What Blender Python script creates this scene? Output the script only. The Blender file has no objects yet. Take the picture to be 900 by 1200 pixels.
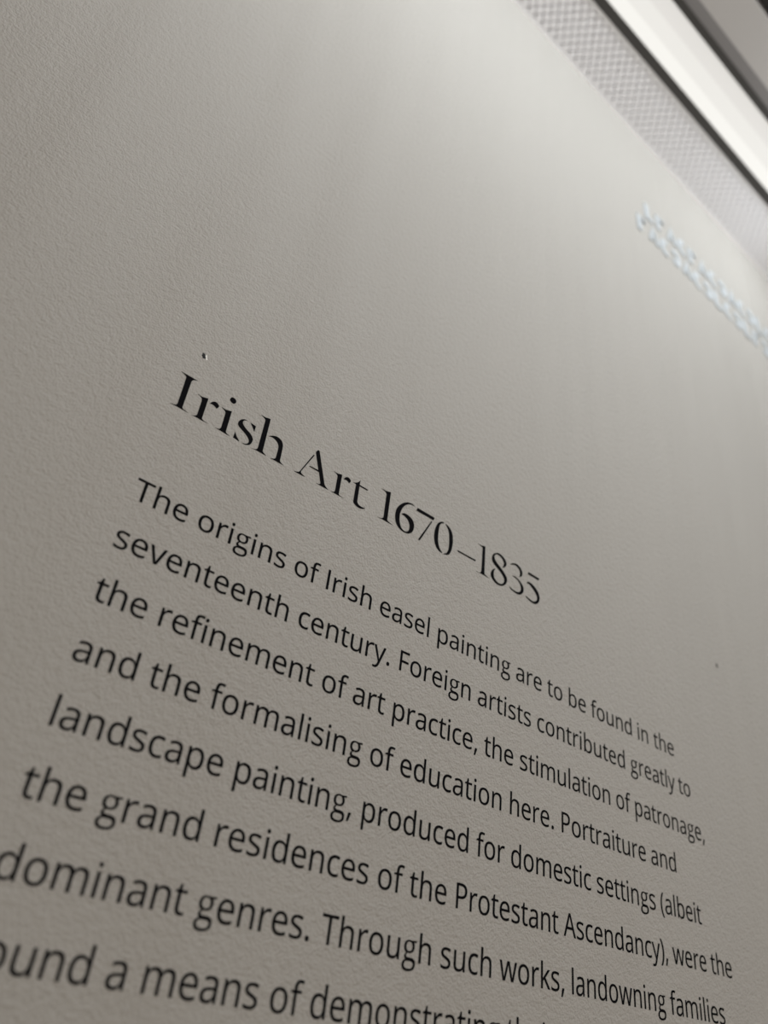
import bpy, math, random
from mathutils import Matrix, Vector
random.seed(7)
scene = bpy.context.scene
COL = scene.collection

# ---------------------------------------------------------------- camera
EM = 0.014                # size of the body lettering (metres per em)
ZO = 1.80                 # height of the first text line's baseline above the floor
cam_data = bpy.data.cameras.new('camera')
cam = bpy.data.objects.new('camera', cam_data)
COL.objects.link(cam)
_r = [[0.76618, -0.430164, -0.477417], [-0.632226, -0.371455, -0.679936], [0.115145, 0.822788, -0.556562]]
_p = [-0.063907, -0.263504, -0.160275]
m4 = Matrix(_r).to_4x4()
m4.translation = Vector((_p[0], _p[1], _p[2] + ZO))
cam.matrix_world = m4
cam_data.sensor_fit = 'VERTICAL'
cam_data.sensor_height = 24.0
cam_data.sensor_width = 18.0
cam_data.lens = 18.0174
cam_data.clip_start = 0.005
cam_data.dof.use_dof = True
cam_data.dof.focus_distance = 26.0 * EM
cam_data.dof.aperture_fstop = 3.9
scene.camera = cam

# ---------------------------------------------------------------- world, lamps, exposure
world = bpy.data.worlds.new('world'); scene.world = world
world.use_nodes = True
bg = world.node_tree.nodes['Background']
bg.inputs[0].default_value = (1.0, 0.885, 0.77, 1)
bg.inputs[1].default_value = 0.715

def area(name, loc, target, sx, sy, power, col):
    d = bpy.data.lights.new(name, 'AREA'); d.shape = 'RECTANGLE'; d.size = sx; d.size_y = sy
    d.energy = power; d.color = col
    o = bpy.data.objects.new(name, d); COL.objects.link(o)
    o.location = loc
    o.rotation_euler = (Vector(target) - Vector(loc)).to_track_quat('-Z', 'Y').to_euler()
    return o
LAMP = (0.95, 1.0, 1.05)
for _x, _d, _p in ((0.6, 0.2, 0.48), (1.2, 0.2, 0.30), (3.0, 0.2, 5.8), (0.05, 0.5, 3.95), (0.6, 1.0, 3.85)):
    area('added_fill_lamp', (_x, -_d, 2.5), (0.4, 0.0, 2.4), 0.25, 0.12, _p, LAMP)  # unseen lamps, added and balanced to brighten the wall

vs = scene.view_settings
scene.display_settings.display_device = 'sRGB'
vs.view_transform = 'Standard'; vs.look = 'None'; vs.exposure = 0.0; vs.gamma = 1.0
vs.use_curve_mapping = False
scene.cycles.use_denoising = True

# ---------------------------------------------------------------- helpers
def W(x, y, d=0.0):       # wall position in ems (x right, y up, d out from the wall) -> metres
    return (x * EM, -d * EM, y * EM + ZO)

def tag(o, label=None, cat=None, group=None, kind=None):
    if label: o['label'] = label
    if cat: o['category'] = cat
    if group: o['group'] = group
    if kind: o['kind'] = kind
    return o

def link(name, data, parent=None, loc=(0, 0, 0)):
    o = bpy.data.objects.new(name, data); COL.objects.link(o)
    o.location = loc
    if parent: o.parent = parent
    return o

def empty(name, loc=(0, 0, 0), parent=None):
    o = link(name, None, parent, loc); o.empty_display_size = 0.01
    return o

def mesh(name, verts, faces, mats, smooth=False, midx=None):
    me = bpy.data.meshes.new(name); me.from_pydata(verts, [], faces)
    for m in mats: me.materials.append(m)
    if midx: me.polygons.foreach_set('material_index', midx)
    if smooth: me.polygons.foreach_set('use_smooth', [True] * len(me.polygons))
    me.update(); return me

def boxes(name, lst, mat):           # lst of (x0,x1,y0,y1,z0,z1) in metres
    v, f = [], []
    for x0, x1, y0, y1, z0, z1 in lst:
        b = len(v)
        v += [(x0,y0,z0),(x1,y0,z0),(x1,y1,z0),(x0,y1,z0),(x0,y0,z1),(x1,y0,z1),(x1,y1,z1),(x0,y1,z1)]
        f += [tuple(b+i for i in q) for q in ((0,3,2,1),(4,5,6,7),(0,1,5,4),(1,2,6,5),(2,3,7,6),(3,0,4,7))]
    return mesh(name, v, f, [mat])

def mat(name, col, rough=0.6, metal=0.0, emit=None, estr=0.0, spec=0.5):
    m = bpy.data.materials.new(name); m.use_nodes = True
    b = m.node_tree.nodes['Principled BSDF']
    b.inputs['Base Color'].default_value = (*col, 1); b.inputs['Roughness'].default_value = rough
    b.inputs['Metallic'].default_value = metal; b.inputs['Specular IOR Level'].default_value = spec
    if emit:
        b.inputs['Emission Color'].default_value = (*emit, 1); b.inputs['Emission Strength'].default_value = estr
    return m

def node(nt, t, **kw):
    n = nt.nodes.new(t)
    for k, v in kw.items():
        if k in n.inputs: n.inputs[k].default_value = v
        else: setattr(n, k, v)
    return n

# painted plaster: roller stipple and slow undulations, both real relief (bump)
def wall_material():
    m = mat('wall_paint', (0.365, 0.352, 0.325), 0.75, spec=0.15)
    nt = m.node_tree; b = nt.nodes['Principled BSDF']
    tc = node(nt, 'ShaderNodeTexCoord')
    n1 = node(nt, 'ShaderNodeTexNoise', Scale=900.0, Detail=1.5, Roughness=0.55)
    n2 = node(nt, 'ShaderNodeTexNoise', Scale=330.0, Detail=1.0, Roughness=0.5)
    nt.links.new(tc.outputs['Object'], n1.inputs['Vector']); nt.links.new(tc.outputs['Object'], n2.inputs['Vector'])
    add = node(nt, 'ShaderNodeMath', operation='ADD')
    nt.links.new(n1.outputs['Fac'], add.inputs[0]); nt.links.new(n2.outputs['Fac'], add.inputs[1])
    bp = node(nt, 'ShaderNodeBump', Strength=1.0, Distance=0.0006)
    nt.links.new(add.outputs[0], bp.inputs['Height'])
    # trowelled vertical undulation
    mp = node(nt, 'ShaderNodeMapping'); mp.inputs['Scale'].default_value = (9.0, 1.0, 1.1)
    nt.links.new(tc.outputs['Object'], mp.inputs['Vector'])
    n3 = node(nt, 'ShaderNodeTexNoise', Scale=1.0, Detail=2.0, Roughness=0.5)
    nt.links.new(mp.outputs[0], n3.inputs['Vector'])
    bp2 = node(nt, 'ShaderNodeBump', Strength=1.0, Distance=0.02)
    nt.links.new(n3.outputs['Fac'], bp2.inputs['Height'])
    # a filled vertical joint above the heading: the skim coat leans back slightly beside it
    sep = node(nt, 'ShaderNodeSeparateXYZ'); nt.links.new(tc.outputs['Object'], sep.inputs[0])
    def ramp(sock, a, b_, lo, hi, smooth=False):
        r = node(nt, 'ShaderNodeMapRange'); r.interpolation_type = 'SMOOTHSTEP' if smooth else 'LINEAR'
        for k, v in zip(('From Min', 'From Max', 'To Min', 'To Max'), (a, b_, lo, hi)): r.inputs[k].default_value = v
        nt.links.new(sock, r.inputs['Value']); return r.outputs[0]
    lean = ramp(sep.outputs['X'], 11.0*EM, 17.5*EM, 0.0, -0.0060)
    back = ramp(sep.outputs['X'], 17.5*EM, 34.0*EM, 0.0, 0.0060)
    s1 = node(nt, 'ShaderNodeMath', operation='ADD'); nt.links.new(lean, s1.inputs[0]); nt.links.new(back, s1.inputs[1])
    fade = ramp(sep.outputs['Z'], ZO + 10*EM, ZO + 26*EM, 0.0, 1.0, True)
    s2 = node(nt, 'ShaderNodeMath', operation='MULTIPLY'); nt.links.new(s1.outputs[0], s2.inputs[0]); nt.links.new(fade, s2.inputs[1])
    bp3 = node(nt, 'ShaderNodeBump', Strength=1.0, Distance=1.0)
    nt.links.new(s2.outputs[0], bp3.inputs['Height'])
    nt.links.new(bp3.outputs[0], bp2.inputs['Normal'])
    nt.links.new(bp2.outputs[0], bp.inputs['Normal'])
    nt.links.new(bp.outputs[0], b.inputs['Normal'])
    return m

M_WALL = wall_material()
M_BLACK = mat('black_vinyl', (0.007, 0.007, 0.008), 0.6, spec=0.0)
M_WHITE = mat('white_gloss_vinyl', (0.40, 0.43, 0.445), 0.55, spec=0.3)
M_CEIL = mat('grey_ceiling_paint', (0.44, 0.42, 0.40), 0.7)
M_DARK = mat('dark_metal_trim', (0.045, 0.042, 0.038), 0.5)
M_SHADE = mat('ceiling_shade_grey', (0.20, 0.19, 0.185), 0.5)  # shade beside the outer trim, put into the colour
M_PANEL = mat('panel_groove_grey', (0.74, 0.74, 0.76), 0.6)
M_PAD = mat('panel_face_grey', (0.95, 0.95, 0.97), 0.55)
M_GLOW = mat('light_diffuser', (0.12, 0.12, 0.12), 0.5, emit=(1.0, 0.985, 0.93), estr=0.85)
M_GLOW2 = mat('light_diffuser_dim', (0.12, 0.12, 0.12), 0.5, emit=(1.0, 0.97, 0.92), estr=0.69)  # same diffuser, dimmer: glow fall-off set as lower emission
M_GLOW3 = mat('light_diffuser_mid', (0.12, 0.12, 0.12), 0.5, emit=(1.0, 0.98, 0.925), estr=0.76)
M_FLOOR = mat('floor_timber', (0.74, 0.72, 0.70), 0.5)
M_HOLE = mat('dark_pinhole', (0.008, 0.008, 0.008), 0.9)
M_CHIP = mat('bare_plaster', (0.80, 0.79, 0.76), 0.8)
M_SPECK = mat('grey_speck', (0.12, 0.115, 0.11), 0.8)

# ---------------------------------------------------------------- setting
YT = 53.3                                     # top of the wall (ems above the first baseline)
ZT = YT * EM + ZO
X0, X1 = -2.0, 5.0
wall = link('wall_back', boxes('wall_back', [(X0, X1, 0.0, 0.12, 0.0, ZT + 0.3)], M_WALL))
tag(wall, kind='structure')
fl = link('floor', boxes('floor', [(X0, X1, -4.0, 0.12, -0.1, 0.0)], M_FLOOR)); tag(fl, kind='structure')
D = lambda d: -d * EM
ce = link('ceiling', boxes('ceiling', [(X0, X1, D(11.7), D(9.1), ZT, ZT + 0.1), (X0, X1, -4.0, D(13.0), ZT, ZT + 0.1)], M_CEIL))
tag(ce, kind='structure')
sl = link('trim_1', boxes('trim_1', [(X0, X1, D(13.0), D(11.7), ZT + 0.02, ZT + 0.1)], M_DARK)); tag(sl, kind='structure')

# patterned strip between wall and light: raised diamonds over a darker backing
pan = empty('patterned_ceiling_panel', (0, 0, ZT))
tag(pan, 'pale grey patterned strip panel running along the top edge of the white wall', 'ceiling panel')
link('backing', boxes('backing', [(X0, X1, D(3.95), -0.0005, 0.004, 0.02)], M_PANEL), pan)
pv, pf = [], []
P = 0.78; g = 0.13
nx = int(90 / P)
for i in range(0, 2 * nx):
    for j in range(-1, 11):
        if (i + j) % 2: continue
        cx = -6 + i * P / 2; cy = 0.1 + j * 0.40
        hx, hy = P / 2 - g / 2, 0.40 - g / 2
        pts = [(cx - hx, cy), (cx, cy - hy), (cx + hx, cy), (cx, cy + hy)]
        pts = [(x, min(max(y, 0.0), 3.95)) for x, y in pts]
        if max(p[1] for p in pts) - min(p[1] for p in pts) < 0.05: continue
        b = len(pv)
        pv += [(x * EM, -y * EM, 0.0) for x, y in pts] + [(x * EM, -y * EM, 0.004) for x, y in pts]
        pf += [(b, b+1, b+2, b+3)] + [(b+k, b+4+k, b+4+(k+1) % 4, b+(k+1) % 4) for k in range(4)]
for _d0, _d1 in ((0.0, 0.28), (3.72, 3.95)):     # flat border along both edges
    b = len(pv); pv += [(X0, D(_d1), -0.0003), (X1, D(_d1), -0.0003), (X1, D(_d0), -0.0003), (X0, D(_d0), -0.0003)]; pf.append((b, b+1, b+2, b+3))
link('diamond_face', mesh('diamond_face', pv, pf, [M_PAD]), pan)

lamp = empty('linear_ceiling_light', (0, 0, ZT))
tag(lamp, 'long glowing white ceiling light strip with dark edge trims', 'ceiling light')
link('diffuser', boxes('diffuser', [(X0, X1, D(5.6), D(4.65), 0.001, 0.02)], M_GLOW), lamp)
link('diffuser_mid_band', boxes('diffuser_mid_band', [(X0, X1, D(6.7), D(5.6), 0.001, 0.02)], M_GLOW3), lamp)  # one diffuser in bands, its brightness fall-off stepped into the emission
link('diffuser_dim_band', boxes('diffuser_dim_band', [(X0, X1, D(7.8), D(6.7), 0.001, 0.02)], M_GLOW2), lamp)
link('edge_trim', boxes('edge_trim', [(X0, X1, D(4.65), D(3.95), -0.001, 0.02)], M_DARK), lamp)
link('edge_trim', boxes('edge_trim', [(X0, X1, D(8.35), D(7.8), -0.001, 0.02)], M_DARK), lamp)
link('shade_strip', boxes('shade_strip', [(X0, X1, D(9.1), D(8.35), 0.0, 0.02)], M_SHADE), lamp)  # mid-grey strip painting the shaded edge of the ceiling

# ---------------------------------------------------------------- lettering
GLYPHS = {
"a":[[215,-10,180,-8,148,0,120,12,94,29,73,51,58,78,49,111,46,149,50,187,62,220,81,249,109,273,145,292,189,306,242,315,303,320,394,323,394,355,392,386,387,412,378,433,365,448,349,459,330,467,308,472,283,474,262,473,242,471,222,467,203,462,132,433,105,499,123,508,143,517,165,524,188,532,212,538,237,542,262,544,288,545,334,542,373,534,406,521,433,502,453,477,468,446,477,409,480,365,480,0,416,0,399,76,395,76,377,56,359,38,341,23,322,11,301,2,276,-5,247,-9],[235,61,267,63,297,71,324,83,348,99,368,120,382,146,390,177,393,214,393,262,314,259,268,255,229,249,199,240,176,227,159,211,147,193,139,172,137,148,139,127,144,109,153,94,165,82,179,73,196,66,214,62]],
"b":[[339,-10,309,-9,282,-4,258,3,236,13,217,25,200,38,185,53,173,68,166,68,148,0,85,0,85,760,173,760,173,575,172,512,168,465,173,465,185,482,200,496,217,510,236,522,258,532,282,539,309,544,339,545,387,541,429,528,467,506,500,476,526,437,545,389,556,333,560,268,556,203,545,147,526,99,499,60,466,29,428,7,386,-6],[326,63,360,66,389,76,413,93,433,116,449,145,460,180,467,222,469,269,460,358,433,421,388,459,324,472,285,469,252,460,226,445,206,423,192,395,181,360,175,319,173,271,173,267,175,220,181,180,191,145,205,115,225,93,252,76,285,66]],
"c":[[300,-10,266,-8,233,-3,202,6,174,19,148,35,124,56,104,80,87,109,73,142,63,179,57,220,55,265,57,312,63,355,74,393,88,426,106,455,127,480,151,501,178,517,207,530,238,539,271,544,306,546,326,545,346,544,366,541,385,537,447,517,420,444,364,461,304,469,235,456,186,418,156,355,146,266,148,220,156,180,168,146,184,117,206,95,232,79,263,69,299,66,320,67,340,68,359,71,376,75,438,97,438,19,379,-2,362,-6,343,-8,322,-10]],
"d":[[275,-10,227,-6,185,7,147,29,115,59,89,98,70,146,59,202,55,267,59,332,70,388,89,436,115,476,148,506,186,528,228,542,276,546,305,545,332,540,356,533,378,523,397,511,413,498,428,483,442,467,448,467,445,505,442,546,442,760,530,760,530,0,459,0,446,72,442,72,429,55,414,40,397,27,378,14,356,4,332,-4,305,-8],[289,63,329,66,362,75,388,89,408,109,423,135,434,168,441,206,443,250,443,266,441,313,435,355,424,390,410,420,390,443,363,460,329,470,288,473,255,469,226,459,202,441,182,416,166,386,155,350,148,310,146,265,148,220,155,180,166,145,182,116,202,93,226,76,255,66]],
"e":[[313,-10,276,-8,241,-2,209,7,178,21,150,39,126,60,105,85,88,113,74,146,63,182,57,221,55,264,57,307,62,346,72,382,85,415,101,445,120,471,143,493,168,512,196,527,226,538,258,544,292,546,325,544,356,538,385,529,411,516,434,499,454,480,472,457,487,431,498,403,506,372,511,339,513,304,513,251,146,251,150,208,159,171,173,139,193,113,217,92,246,77,279,68,317,65,342,66,365,67,387,70,407,75,489,102,489,25,408,-2,387,-5,364,-8,340,-9],[148,321,421,321,419,353,413,382,404,408,390,431,372,450,350,463,322,471,291,474,261,471,235,464,212,451,192,433,175,411,162,385,153,355]],
"f":[[109,0,109,468,15,468,15,509,109,539,109,570,112,618,120,659,135,693,155,720,180,740,210,754,244,762,283,765,342,760,387,747,364,678,327,688,284,693,264,691,246,686,231,677,218,664,209,647,202,626,198,600,197,571,197,536,332,536,332,468,197,468,197,0]],
"h":[[85,0,85,760,173,760,173,537,168,462,174,462,188,481,205,498,224,512,245,524,267,533,291,540,315,544,341,545,387,542,426,533,460,518,488,498,510,471,525,438,534,397,537,349,537,0,450,0,450,343,442,399,420,440,382,464,330,472,289,469,254,459,227,444,206,422,192,394,181,360,175,321,173,277,173,0]],
"i":[[130,625,116,627,104,631,93,639,85,650,80,664,78,681,80,698,85,712,93,723,104,731,116,735,130,737,143,735,155,731,166,723,174,712,179,698,181,681,179,664,174,650,166,639,155,631,143,627],[85,0,85,536,173,536,173,0]],
"k":[[85,0,85,760,172,760,172,363,171,321,168,276,172,276,190,299,214,330,236,355,407,536,510,536,293,307,525,0,419,0,233,250,172,197,172,0]],
"l":[[85,0,85,760,173,760,173,0]],
"m":[[85,0,85,536,156,536,169,463,174,463,188,483,204,500,222,514,242,526,263,535,286,541,308,545,332,546,390,540,436,524,472,495,496,456,501,456,516,478,533,496,552,511,575,524,598,534,622,541,647,545,673,546,716,543,753,534,784,520,809,500,829,473,843,439,851,397,854,349,854,0,767,0,767,345,760,401,740,440,706,464,658,472,622,469,591,461,566,447,546,427,532,402,521,372,515,336,513,296,513,0,426,0,426,345,419,401,398,440,364,464,316,472,279,469,248,459,223,444,204,422,190,394,181,361,175,322,173,278,173,0]],
"n":[[85,0,85,536,156,536,169,463,174,463,188,483,205,500,224,514,246,526,269,535,293,541,318,545,343,546,388,543,427,534,460,520,488,500,510,473,525,438,534,397,537,349,537,0,450,0,450,343,442,399,420,440,382,464,330,472,289,469,255,459,228,444,207,422,192,394,181,361,175,322,173,278,173,0]],
"o":[[301,-10,267,-8,234,-2,204,8,175,22,148,40,125,62,104,88,87,117,73,150,63,187,57,226,55,269,59,332,72,387,93,434,122,474,159,506,201,528,249,542,304,546,339,544,372,538,403,527,432,513,459,495,482,474,503,449,520,420,534,387,543,351,549,312,551,269,547,206,534,151,513,103,484,63,447,31,404,8,356,-5],[303,63,341,67,373,77,400,95,422,119,438,149,450,184,458,224,460,269,458,314,450,354,438,388,422,418,400,442,373,458,340,469,302,472,264,469,231,458,204,442,183,418,167,388,155,354,148,314,146,269,148,224,156,184,168,149,184,119,205,95,232,77,265,67]],
"p":[[85,-240,85,536,157,536,169,463,173,463,186,480,201,495,217,509,236,522,257,532,282,540,309,544,340,546,387,542,429,529,467,507,500,477,526,438,545,391,556,334,560,269,556,205,545,148,526,101,500,61,467,30,429,8,387,-6,339,-10,309,-8,282,-4,258,4,237,14,217,26,200,39,185,53,173,68,167,68,171,25,173,-20,173,-240],[326,63,350,65,371,70,390,78,406,90,421,105,434,122,445,142,454,164,461,188,465,213,468,241,469,270,467,314,460,352,449,387,433,417,413,441,388,458,358,469,324,472,286,469,254,461,229,446,209,426,194,400,183,368,176,330,173,286,173,269,175,222,181,181,191,146,205,117,225,93,252,76,285,66]],
"r":[[85,0,85,536,157,536,167,438,171,438,185,459,201,479,219,497,238,514,259,528,283,538,308,544,335,546,368,545,398,540,387,459,359,464,329,466,309,465,289,461,270,454,252,444,235,432,220,417,206,400,194,381,185,359,178,336,174,312,173,286,173,0]],
"s":[[220,-10,193,-9,168,-8,145,-5,123,-1,104,4,86,10,68,16,52,24,52,104,69,96,87,88,107,81,129,75,152,69,176,65,199,62,222,61,253,62,280,66,302,73,319,83,332,94,342,108,347,123,349,140,348,153,344,165,338,176,329,187,316,197,299,208,217,244,128,284,110,294,95,306,82,318,71,332,62,347,56,364,52,383,51,404,55,436,65,464,83,488,107,509,136,525,170,537,209,544,252,546,276,545,299,544,322,541,343,536,364,531,384,525,404,518,423,510,393,440,322,464,303,469,284,472,265,473,246,474,221,473,199,470,180,464,164,456,148,443,138,428,135,409,136,395,141,383,148,372,159,361,173,351,192,342,273,307,360,267,377,257,392,245,404,233,415,219,423,204,429,187,433,169,434,148,430,111,420,80,402,53,376,30,344,12,308,0,266,-8]],
"t":[[249,-10,228,-9,209,-6,190,-2,172,4,155,13,140,24,126,38,114,55,104,75,97,98,93,125,92,156,92,468,16,468,16,510,93,545,128,659,180,659,180,536,335,536,335,468,180,468,180,158,182,135,186,115,194,99,204,86,216,76,230,68,246,64,264,62,305,66,339,73,339,6,299,-5]],
"u":[[274,-10,228,-7,189,1,156,16,128,36,106,63,91,97,82,137,79,185,79,536,168,536,168,191,175,135,198,95,235,71,287,63,328,66,362,76,390,91,411,113,426,141,436,174,443,213,445,257,445,536,533,536,533,0,461,0,448,71,444,71,430,51,413,35,394,21,372,9,349,1,324,-5,300,-9]],
"v":[[203,0,0,536,94,536,208,220,225,171,241,119,251,78,255,78,266,120,283,172,300,220,414,536,508,536,304,0]],
"w":[[158,1,11,537,102,537,176,251,197,164,211,91,215,91,225,133,237,186,251,235,346,537,442,537,534,235,555,161,570,92,574,92,587,161,610,251,685,537,775,537,626,1,523,1,431,303,408,383,394,445,390,445,377,383,354,302,258,1]],
"y":[[84,-240,42,-238,11,-232,11,-162,37,-166,70,-168,92,-166,112,-161,129,-153,144,-142,158,-128,170,-112,180,-94,189,-73,217,-2,1,536,95,536,211,231,238,155,256,85,260,85,278,151,306,232,415,536,510,536,279,-74,264,-110,247,-142,227,-171,206,-195,182,-215,154,-229,121,-237]],
".":[[133,-14,117,-12,103,-7,90,2,80,15,74,32,72,54,74,76,80,94,90,106,103,114,117,119,133,121,149,119,164,114,178,106,188,94,194,76,196,54,194,32,188,15,178,2,164,-7,149,-12]],
",":[[41,-129,70,-4,91,116,185,116,192,105,155,-11,106,-129]],
"(":[[187,-158,151,-112,121,-64,96,-13,76,41,60,98,49,155,42,214,40,274,42,334,49,394,60,452,76,510,96,565,121,617,151,667,187,714,270,714,237,666,208,615,184,562,165,507,149,450,138,392,131,334,129,275,131,217,138,160,149,103,165,47,184,-7,208,-60,237,-110,269,-158]],
")":[[31,-158,63,-110,92,-60,116,-7,135,47,151,103,162,160,169,217,171,275,169,334,162,392,151,450,135,507,116,562,92,615,63,666,30,714,113,714,149,667,179,617,205,565,225,510,240,452,251,394,258,334,260,274,258,214,251,155,240,98,225,41,205,-13,179,-64,149,-112,113,-158]],
"A":[[0,0,279,717,360,717,638,0,545,0,459,221,176,221,91,0],[206,301,432,301,352,517,342,546,328,590,318,624,302,563,287,517]],
"F":[[97,0,97,714,496,714,496,635,187,635,187,382,477,382,477,303,187,303,187,0]],
"P":[[97,0,97,714,286,714,351,711,407,700,453,683,490,659,518,629,538,593,550,551,554,504,552,475,547,447,539,420,528,393,512,369,492,347,468,327,439,310,405,296,365,286,320,280,269,278,187,278,187,0],[187,355,259,355,307,357,348,363,383,374,411,388,433,407,448,432,458,463,461,500,458,532,450,560,436,584,417,603,392,618,360,629,322,635,278,637,187,637]],
"T":[[233,0,233,635,10,635,10,714,545,714,545,635,323,635,323,0]],
"I":[[98,0,98,714,189,714,189,0]],
"g":[[524,535,524,485,428,474,435,465,441,455,446,444,452,431,456,417,459,403,461,387,462,371,459,334,449,302,433,274,410,249,381,229,348,215,310,206,267,204,256,204,245,205,234,206,224,208,202,193,186,178,177,160,174,141,175,131,178,122,184,115,191,109,202,104,215,101,232,99,251,99,343,99,382,96,417,90,447,79,472,63,491,43,505,17,514,-14,517,-51,512,-94,499,-131,478,-162,448,-187,409,-208,363,-223,308,-234,246,-240,198,-238,156,-231,120,-219,89,-202,65,-181,48,-156,38,-126,34,-93,36,-70,42,-48,51,-28,64,-9,81,9,101,24,124,36,149,47,140,52,131,58,123,65,116,74,110,84,106,95,103,106,103,118,103,132,106,144,111,156,118,167,126,178,137,188,150,198,165,208,146,218,129,230,114,245,100,264,89,284,81,306,77,329,75,354,78,394,88,429,104,459,126,484,154,504,187,519,226,527,270,530,289,529,308,528,326,525,343,520],[115,-89,117,-109,124,-126,135,-141,151,-153,171,-163,194,-169,222,-173,253,-175,299,-173,337,-167,369,-158,394,-145,412,-129,426,-110,435,-89,438,-65,437,-46,432,-29,424,-16,412,-7,396,1,375,6,347,9,314,10,220,10,195,8,173,3,154,-5,139,-16,127,-30,120,-47,116,-67],[157,364,159,338,165,316,174,297,187,282,203,270,221,261,243,256,267,254,317,261,352,282,373,317,380,365,373,418,352,456,316,479,266,486,241,484,219,479,201,469,186,455,174,438,165,417,160,392]]}
ADV = {"a":556,"b":613,"c":476,"d":613,"e":561,"f":339,"g":548,"h":614,"i":253,"j":253,"k":525,"l":253,"m":930,"n":614,"o":604,"p":613,"q":613,"r":408,"s":477,"t":353,"u":614,"v":498,"w":778,"x":524,"y":499,"z":468," ":260,".":266,",":245,"(":296,")":296,"A":633,"F":516,"I":279,"P":602,"T":553}
# each line: baseline height, then words as (text, x, width factor, baseline offset)
LINES = [
[0.0,[["The",0.085,1.0018,-0.043],["origins",2.076,1.0018,-0.022],["of",5.499,1.0018,-0.004],["Irish",6.704,0.9985,0.009],["easel",8.979,0.9796,0.02],["painting",11.598,1.0019,0.02],["are",15.669,1.0019,0.0],["to",17.457,1.0019,-0.012],["be",18.676,1.0019,-0.023],["found",20.113,1.0019,-0.041],["in",23.161,1.0019,-0.058],["the",24.347,1.0008,-0.07]]],
[-1.625,[["seventeenth",0.0,0.995,-0.006],["century.",5.996,0.995,0.02],["Foreign",10.027,0.986,0.039],["artists",13.735,0.9939,0.04],["contributed",16.853,0.995,0.04],["greatly",22.546,0.9822,0.04],["to",25.92,0.976,0.04]]],
[-3.25,[["the",0.0,0.9964,0.0],["refinement",1.781,0.9964,0.0],["of",7.215,0.9964,0.0],["art",8.413,0.9964,0.0],["practice,",9.985,0.9964,0.0],["the",14.17,0.9964,0.0],["stimulation",15.952,0.9964,0.0],["of",21.451,0.9862,0.0],["patronage,",22.634,0.9797,0.0]]],
[-4.875,[["and",0.0,1.0017,0.0],["the",2.046,1.0017,0.0],["formalising",3.836,1.0017,0.0],["of",9.34,1.0017,0.0],["education",10.545,1.0017,0.0],["here.",15.456,1.0017,0.0],["Portraiture",18.131,1.0,0.0],["and",23.511,1.0,0.0]]],
[-6.5,[["landscape",0.0,0.9992,0.0],["painting,",4.974,0.9992,0.0],["produced",9.279,0.9943,0.0],["for",14.011,0.9869,0.0],["domestic",15.601,0.9869,0.0],["settings",20.069,0.9869,0.0],["(albeit",23.913,0.9612,0.0]]],
[-8.124,[["the",-0.03,1.0136,0.0],["grand",1.782,1.0136,0.0],["residences",4.821,1.0136,0.0],["of",10.153,1.0136,0.0],["the",11.372,1.0136,0.0],["Protestant",13.184,0.9879,0.0],["Ascendancy),",18.261,0.9815,0.0],["were",24.464,0.9815,0.0],["the",26.985,1.0,0.0]]],
[-9.749,[["dominant",0.0,1.0,0.0],["genres.",4.796,1.0,0.0],["Through",8.491,1.0126,0.0],["such",12.759,1.0144,0.0],["works,",15.235,1.0113,0.0],["landowning",18.556,0.9629,0.0],["families",24.05,0.9913,0.0]]],
[-11.374,[["found",0.0,1.0,0.0],["a",3.043,1.0,0.0],["means",3.859,1.0,0.0],["of",7.257,1.0,0.0],["demonstrating",8.459,1.0,0.0],["their",15.603,1.0,0.0]]]]
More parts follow.
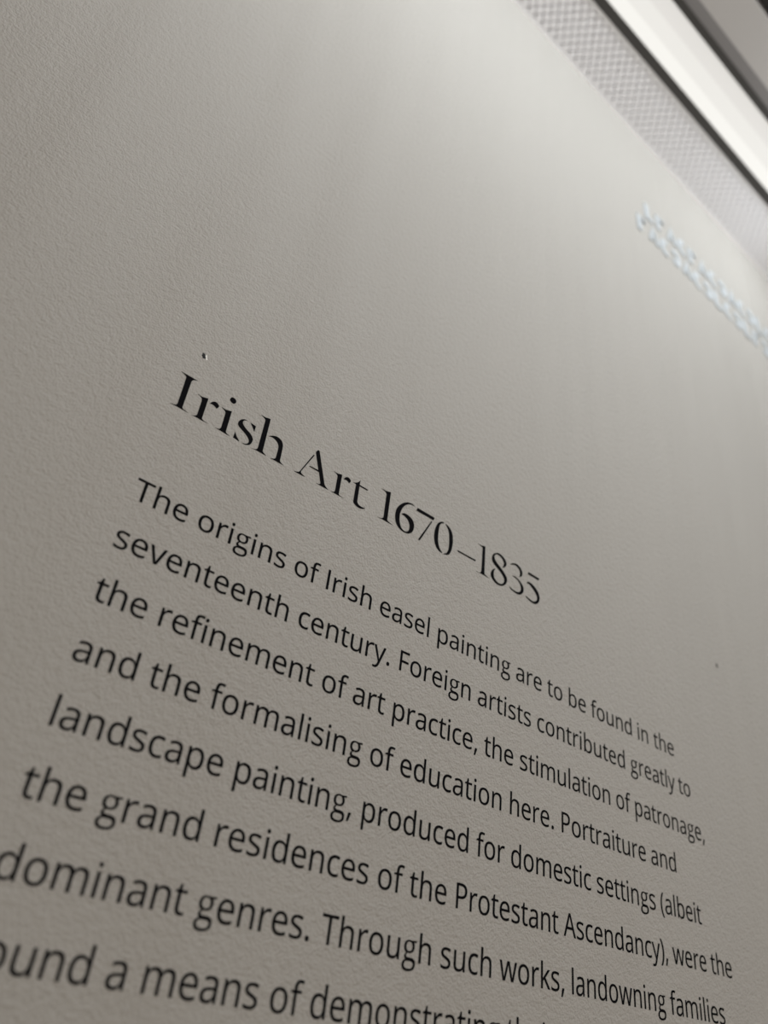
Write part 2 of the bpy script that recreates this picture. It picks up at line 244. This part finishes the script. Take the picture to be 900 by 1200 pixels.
# heading: (word, character, contours in ems; a third value marks a corner)
TITLE = [
[0,"I",[[[0.183,4.907,1],[0.483,4.909,1],[0.788,4.909,1],[0.68,4.869],[0.618,4.819],[0.597,4.739,1],[0.592,3.674,1],[0.613,3.622],[0.81,3.577,1],[0.604,3.579,1],[0.39,3.581,1],[0.181,3.572,1],[0.307,3.6],[0.376,3.63],[0.412,3.71,1],[0.402,4.746,1],[0.386,4.817],[0.331,4.86]]]],
[0,"r",[[[0.912,4.434,1],[1.078,4.424],[1.153,4.449],[1.281,4.483,1],[1.278,3.653,1],[1.348,3.605],[1.523,3.591,1],[1.289,3.576,1],[1.073,3.583,1],[0.913,3.567,1],[1.015,3.601],[1.073,3.649],[1.095,3.713,1],[1.097,4.281,1],[1.077,4.349],[1.026,4.395]],[[1.375,4.345,1],[1.419,4.433],[1.498,4.502],[1.584,4.511],[1.672,4.455],[1.68,4.395],[1.632,4.293,1],[1.574,4.325],[1.496,4.354],[1.44,4.356]]]],
[0,"i",[[[1.969,4.897],[1.98,4.998],[2.038,5.05],[2.128,5.038],[2.185,4.983],[2.18,4.892],[2.118,4.831],[2.035,4.842]],[[1.768,4.457,1],[1.926,4.447],[1.991,4.467],[2.139,4.509,1],[2.139,3.655,1],[2.175,3.614],[2.307,3.57,1],[2.117,3.571,1],[1.921,3.58,1],[1.769,3.584,1],[1.872,3.606],[1.93,3.649],[1.953,3.726,1],[1.952,4.295,1],[1.936,4.356],[1.885,4.397]]]],
[0,"s",[[[2.756,4.49,1],[2.645,4.491],[2.556,4.44],[2.48,4.345],[2.451,4.213],[2.493,4.127],[2.579,4.069],[2.742,3.994],[2.864,3.91],[2.953,3.822],[2.969,3.721],[2.919,3.633],[2.843,3.596],[2.762,3.578,1],[2.85,3.569],[2.943,3.594],[3.027,3.661],[3.08,3.773],[3.088,3.905],[3.046,3.992],[2.952,4.078],[2.82,4.14],[2.701,4.211],[2.627,4.277],[2.6,4.357],[2.63,4.435],[2.692,4.475]],[[2.856,4.488,1],[2.969,4.479],[3.074,4.463,1],[3.063,4.221,1],[3.015,4.295],[2.949,4.384]],[[2.438,3.842,1],[2.48,3.767],[2.554,3.67],[2.65,3.594,1],[2.636,3.56,1],[2.535,3.58],[2.425,3.59,1]]]],
[0,"h",[[[3.141,5.021,1],[3.308,5.015],[3.38,5.034],[3.512,5.066,1],[3.52,3.701,1],[3.562,3.648],[3.689,3.587,1],[3.518,3.586,1],[3.328,3.586,1],[3.142,3.578,1],[3.249,3.612],[3.305,3.648],[3.329,3.726,1],[3.34,4.845,1],[3.328,4.92],[3.276,4.961]],[[3.597,4.375,1],[3.699,4.451],[3.807,4.509],[3.923,4.531],[4.054,4.496],[4.143,4.403],[4.18,4.294],[4.189,4.104],[4.198,3.707,1],[4.233,3.647],[4.364,3.59,1],[4.186,3.588,1],[3.991,3.588,1],[3.841,3.595,1],[3.938,3.624],[4.003,3.665],[4.031,3.752,1],[4.035,4.076],[4.022,4.198],[3.98,4.287],[3.903,4.354],[3.787,4.398],[3.697,4.397]]]],
[1,"A",[[[5.452,4.779,1],[5.469,4.856],[5.525,4.934],[5.579,4.923,1],[6.011,3.766,1],[6.066,3.683],[6.222,3.598,1],[5.98,3.597,1],[5.836,3.597,1],[5.678,3.602,1],[5.813,3.629],[5.859,3.687,1],[5.722,4.084,1],[5.31,4.095,1],[5.321,4.131,1],[5.68,4.148,1]],[[5.38,4.652,1],[5.422,4.637,1],[5.057,3.773],[5.047,3.703],[5.081,3.659],[5.23,3.603,1],[5.049,3.592,1],[4.909,3.593,1],[4.773,3.597,1],[4.9,3.635],[4.969,3.675],[5.023,3.786]]]],
[1,"r",[[[6.277,4.458,1],[6.455,4.45],[6.534,4.472],[6.65,4.501,1],[6.648,3.68,1],[6.691,3.629],[6.893,3.609,1],[6.663,3.601,1],[6.465,3.603,1],[6.29,3.597,1],[6.396,3.623],[6.454,3.661],[6.48,3.734,1],[6.475,4.288,1],[6.47,4.352],[6.419,4.407]],[[6.743,4.36,1],[6.789,4.456],[6.863,4.518],[6.946,4.528],[7.035,4.471],[7.039,4.406],[6.987,4.317,1],[6.925,4.359],[6.854,4.379],[6.795,4.369]]]],
[1,"t",[[[7.149,4.45,1],[7.267,4.502],[7.358,4.576],[7.444,4.703,1],[7.44,4.498,1],[7.825,4.488,1],[7.798,4.44,1],[7.44,4.437,1],[7.447,3.876],[7.45,3.78],[7.508,3.697],[7.599,3.664],[7.719,3.662],[7.835,3.69,1],[7.743,3.619],[7.615,3.568],[7.48,3.568],[7.353,3.614],[7.291,3.678],[7.282,3.771],[7.282,4.399,1],[7.261,4.438]]]],
[2,"1",[[[8.387,4.873,1],[8.604,4.875],[8.692,4.896],[8.835,4.94,1],[8.835,3.752,1],[8.872,3.672],[9.141,3.619,1],[8.862,3.618,1],[8.613,3.621,1],[8.376,3.607,1],[8.54,3.639],[8.621,3.685],[8.656,3.758,1],[8.652,4.696,1],[8.64,4.775],[8.575,4.825]]]],
[2,"6",[[[10.006,4.923,1],[9.91,4.962],[9.771,4.951],[9.627,4.898],[9.472,4.791],[9.317,4.619],[9.208,4.419],[9.163,4.192],[9.18,3.967],[9.264,3.761],[9.415,3.639],[9.596,3.595],[9.777,3.606],[9.882,3.649],[9.999,3.75],[10.066,3.9],[10.08,4.058],[10.035,4.204],[9.947,4.311],[9.808,4.369],[9.656,4.388],[9.53,4.357],[9.444,4.285,1],[9.571,4.27],[9.704,4.22],[9.801,4.135],[9.867,4.0],[9.879,3.873],[9.851,3.752],[9.776,3.672],[9.681,3.644],[9.58,3.656],[9.487,3.725],[9.414,3.854],[9.374,4.017],[9.363,4.229],[9.4,4.418],[9.477,4.612],[9.587,4.767],[9.707,4.861],[9.851,4.917]]]],
[2,"7",[[[10.158,4.927,1],[11.029,4.92,1],[10.972,4.793,1],[10.114,4.792,1]],[[10.878,4.689,1],[10.922,4.684,1],[10.415,3.617,1],[10.341,3.607,1]]]],
[2,"0",[[[11.505,4.955,1],[11.414,4.941],[11.302,4.869],[11.197,4.735],[11.121,4.524],[11.086,4.3],[11.095,4.066],[11.153,3.858],[11.268,3.679],[11.411,3.613],[11.529,3.596,1],[11.542,3.629,1],[11.42,3.718],[11.333,3.878],[11.287,4.059],[11.275,4.326],[11.289,4.608],[11.33,4.786],[11.402,4.867],[11.497,4.916,1]],[[11.603,4.935,1],[11.635,4.94],[11.759,4.898],[11.912,4.782],[11.996,4.614],[12.032,4.389],[12.03,4.147],[11.991,3.924],[11.909,3.733],[11.818,3.649],[11.646,3.598,1],[11.651,3.634,1],[11.737,3.678],[11.807,3.768],[11.851,3.925],[11.863,4.135],[11.846,4.401],[11.82,4.596],[11.751,4.771],[11.662,4.866]]]],
[2,"-",[[[12.325,4.084,1],[13.293,4.101,1],[13.263,4.046,1],[12.329,4.044,1]]]],
[2,"1",[[[13.35,4.905,1],[13.554,4.908],[13.659,4.934],[13.778,4.962,1],[13.796,3.741,1],[13.841,3.693],[14.077,3.629,1],[13.76,3.64,1],[13.53,3.638,1],[13.323,3.639,1],[13.448,3.625],[13.569,3.68],[13.626,3.767,1],[13.635,4.78,1],[13.614,4.841],[13.535,4.867]]]],
[2,"8",[[[14.439,4.971],[14.27,4.848],[14.191,4.689],[14.2,4.517],[14.301,4.405],[14.47,4.318],[14.649,4.215],[14.806,4.111],[14.899,3.996],[14.917,3.882],[14.865,3.756],[14.76,3.678],[14.61,3.65],[14.458,3.685],[14.346,3.783],[14.301,3.894],[14.296,4.002],[14.325,4.112],[14.372,4.203,1],[14.255,4.116],[14.172,3.981],[14.15,3.85],[14.198,3.744],[14.332,3.633],[14.506,3.573],[14.677,3.587],[14.826,3.646],[14.974,3.769],[15.055,3.926],[15.05,4.063],[14.957,4.189],[14.798,4.317],[14.64,4.414],[14.461,4.515],[14.347,4.614],[14.302,4.724],[14.332,4.834],[14.419,4.915],[14.528,4.934],[14.662,4.904],[14.776,4.832],[14.846,4.74],[14.872,4.652],[14.854,4.555],[14.791,4.466,1],[14.887,4.509],[14.975,4.621],[14.998,4.728],[14.939,4.855],[14.815,4.947],[14.658,4.996],[14.534,5.002]]]],
[2,"3",[[[15.254,4.821,1],[15.355,4.904],[15.511,4.972],[15.67,4.977],[15.823,4.91],[15.926,4.795],[15.943,4.676],[15.909,4.561],[15.788,4.471,1],[15.822,4.586],[15.819,4.71],[15.743,4.819],[15.604,4.889],[15.459,4.894],[15.334,4.847]],[[15.395,4.337,1],[15.529,4.365],[15.71,4.323],[15.871,4.235],[15.987,4.127],[16.035,4.007],[16.015,3.859],[15.927,3.745],[15.795,3.66],[15.639,3.635],[15.461,3.654],[15.319,3.696],[15.215,3.754,1],[15.246,3.768,1],[15.371,3.719],[15.549,3.699],[15.704,3.718],[15.814,3.779],[15.884,3.889],[15.89,4.014],[15.828,4.145],[15.712,4.253],[15.575,4.315]]]],
[2,"5",[[[16.33,4.931,1],[16.988,4.91,1],[16.927,4.821,1],[16.294,4.835,1]],[[16.291,4.467,1],[16.485,4.47],[16.695,4.402],[16.883,4.269],[16.991,4.103],[17.001,3.948],[16.955,3.805],[16.84,3.68],[16.702,3.622],[16.519,3.622],[16.336,3.666],[16.167,3.733,1],[16.212,3.752,1],[16.404,3.705],[16.587,3.685],[16.734,3.729],[16.839,3.82],[16.871,3.945],[16.824,4.066],[16.674,4.214],[16.51,4.321],[16.371,4.384],[16.246,4.39,1]]]]]
THICK = 0.00012

def fill_mesh(name, contours, material, thick=THICK, grow=0.0):
    cu = bpy.data.curves.new(name, 'CURVE'); cu.dimensions = '2D'; cu.fill_mode = 'BOTH'; cu.extrude = thick / 2; cu.offset = grow
    for pts in contours:
        s = cu.splines.new('POLY'); s.points.add(len(pts) - 1)
        for p, (x, y) in zip(s.points, pts): p.co = (x, y, 0, 1)
        s.use_cyclic_u = True
    o = bpy.data.objects.new(name, cu); COL.objects.link(o)
    bpy.context.view_layer.update()
    me = bpy.data.meshes.new_from_object(o.evaluated_get(bpy.context.evaluated_depsgraph_get()))
    bpy.data.objects.remove(o); bpy.data.curves.remove(cu)
    me.name = name
    for v in me.vertices:                     # stand upright on the wall
        x, y, z = v.co; v.co = (x, -z - thick / 2, y)
    me.materials.clear(); me.materials.append(material)
    me.update(); return me

def smooth_contour(pts, k=4):                 # Catmull-Rom between the points, straight-tangented at corners
    out = []; n = len(pts)
    for i in range(n):
        a, b = pts[i], pts[(i + 1) % n]
        ca, cb = len(a) > 2, len(b) > 2
        if ca and cb: out.append((a[0], a[1])); continue
        pa, pb = pts[i - 1], pts[(i + 2) % n]
        t0 = ((b[0]-pa[0]) / 2, (b[1]-pa[1]) / 2) if not ca else None
        t1 = ((pb[0]-a[0]) / 2, (pb[1]-a[1]) / 2) if not cb else None
        d = (b[0]-a[0], b[1]-a[1])
        if t0 is None: t0 = (1.5 * d[0] - t1[0] / 2, 1.5 * d[1] - t1[1] / 2)
        if t1 is None: t1 = (1.5 * d[0] - t0[0] / 2, 1.5 * d[1] - t0[1] / 2)
        L = math.hypot(*d) + 1e-9
        t0, t1 = [(t[0] * min(1, 1.2 * L / (math.hypot(*t) + 1e-9)), t[1] * min(1, 1.2 * L / (math.hypot(*t) + 1e-9))) for t in (t0, t1)]
        for j in range(k):
            t = j / k; h1 = 2*t**3 - 3*t*t + 1; h2 = t**3 - 2*t*t + t; h3 = -2*t**3 + 3*t*t; h4 = t**3 - t*t
            out.append(tuple(h1*a[q] + h2*t0[q] + h3*b[q] + h4*t1[q] for q in (0, 1)))
    return out

head = empty('heading_lettering', W(0, 3.55))
tag(head, 'large black serif heading reading Irish Art 1670\u20131835 on the white wall', 'heading')
words = {}
for wi, ch, cs in TITLE:
    x0 = min(q[0] for c in cs for q in c)
    if wi not in words: words[wi] = (empty('word', (x0 * EM, 0, 0), head), x0)
    w, wx = words[wi]
    cc = [[((x - x0) * EM, (y - 3.55) * EM) for x, y in smooth_contour(c)] for c in cs]
    nm = 'dash' if ch == '-' else 'numeral' if ch.isdigit() else 'letter'
    link(nm, fill_mesh(nm, cc, M_BLACK, THICK, (0.010 if ch in '835-' else 0.005 if ch in '670' else 0.0) * EM), w, ((x0 - wx) * EM, 0, 0))

cache = {}
def glyph(ch, kx):
    key = (ch, kx)
    if key not in cache:
        cc = [[(c[i] * EM * kx / 1000, c[i+1] * EM / 1000) for i in range(0, len(c), 2)] for c in GLYPHS[ch]]
        cache[key] = fill_mesh('letter', cc, M_BLACK)
    return cache[key]

LABELS = ['first line of black body text, directly under the heading, starting The origins',
          'second line of black body text, starting seventeenth century',
          'third line of black body text, starting the refinement of art practice',
          'fourth line of black body text, starting and the formalising of education',
          'fifth line of black body text, starting landscape painting',
          'sixth line of black body text, starting the grand residences',
          'seventh line of black body text, starting dominant genres, cut by the left edge',
          'lowest visible line of black body text, starting found a means, cut off']
for (y, ws), lab in zip(LINES, LABELS):
    ln = empty('text_line', W(0, y))
    tag(ln, lab, 'text line', 'lines of body text under the heading')
    for text, x, kx, dy in ws:
        w = empty('word', (x * EM, 0, dy * EM), ln)
        px = 0.0
        for ch in text:
            nm = {'.': 'full_stop', ',': 'comma', '(': 'bracket', ')': 'bracket'}.get(ch, 'letter')
            link(nm, glyph(ch, round(kx, 2)), w, (px * EM, 0, 0))
            px += ADV[ch] / 1000 * kx

# blurred pale lettering high on the right: simple strokes, far out of focus
sign = empty('pale_lettering', W(27.6, 39.2))
tag(sign, 'two blurred rows of pale letters high on the right of the wall', 'lettering')
def stroke(path, wd):
    l, r = [], []
    for i, (x, y) in enumerate(path):
        a = path[max(i-1, 0)]; b = path[min(i+1, len(path)-1)]
        dx, dy = b[0]-a[0], b[1]-a[1]; n = math.hypot(dx, dy) + 1e-9
        l.append((x - dy/n*wd/2, y + dx/n*wd/2)); r.append((x + dy/n*wd/2, y - dx/n*wd/2))
    return l + r[::-1]
def arc(cx, cy, rx, ry, a0, a1, n=12):
    return [(cx + rx*math.cos(math.radians(a0+(a1-a0)*i/n)), cy + ry*math.sin(math.radians(a0+(a1-a0)*i/n))) for i in range(n+1)]
H = 1.8; SW = 0.52
shapes = [[stroke([(0.25, 0), (0.25, H)], SW), stroke([(0.5, H-.2), (1.1, H-.2)], SW)],
          [stroke(arc(0.65, H/2, 0.45, H/2-.2, 60, 300), SW)],
          [stroke([(0.25, 0), (0.25, H)], SW), stroke([(0.5, 0.2), (1.0, 0.2)], SW)],
          [stroke([(0.15, 0.1), (0.6, H), (1.05, 0.1)], SW)],
          [stroke(arc(0.55, H/2, 0.4, H/2-.2, -150, 150), SW)]]
for row, (y0, x0) in enumerate(((0.0, 0.0), (2.5, 1.2))):
    ln = empty('letter_row', (x0*EM, 0, y0*EM), sign)
    for k in range(15 - row):
        cs = [[(x*EM, y*EM) for x, y in c] for c in shapes[(k * 3 + k // 4 + row * 2) % 5]]
        link('letter', fill_mesh('letter', cs, M_WHITE, 0.0012), ln, (k * 1.45 * EM, 0, 0))

# ---------------------------------------------------------------- marks on the wall
def blob(rx, ry, h, n=14, jit=0.25, rot=0.0):
    v = [(0, -h, 0)]; f = []
    for i in range(n):
        a = 2*math.pi*i/n; s = 1 + random.uniform(-jit, jit)
        x, z = rx*s*math.cos(a), ry*s*math.sin(a)
        v.append((x*math.cos(rot)-z*math.sin(rot), 0, x*math.sin(rot)+z*math.cos(rot)))
        f.append((0, 1+i, 1+(i+1) % n))
    return v, f
def mark(name, x, y, rx, ry, material, h, rot=0.0):
    v, f = blob(rx*EM, ry*EM, h, rot=rot)
    return link(name, mesh(name, v, f, [material], True), None, W(x, y))
hole = mark('pinhole', 0.70, 5.97, 0.075, 0.13, M_HOLE, 0.0002, 0.3)
tag(hole, 'tiny black pinhole in the wall above the first letter of the heading', 'pinhole')
v, f = blob(0.035*EM, 0.11*EM, 0.0006, rot=0.3)
lip = link('chipped_lip', mesh('chipped_lip', v, f, [M_CHIP], True), hole, (0.105*EM, 0, -0.02*EM))
sp = mark('wall_speck', 30.5, 5.87, 0.14, 0.14, M_SPECK, 0.0002)
tag(sp, 'faint grey speck on bare wall right of the heading, above the line ends', 'speck')
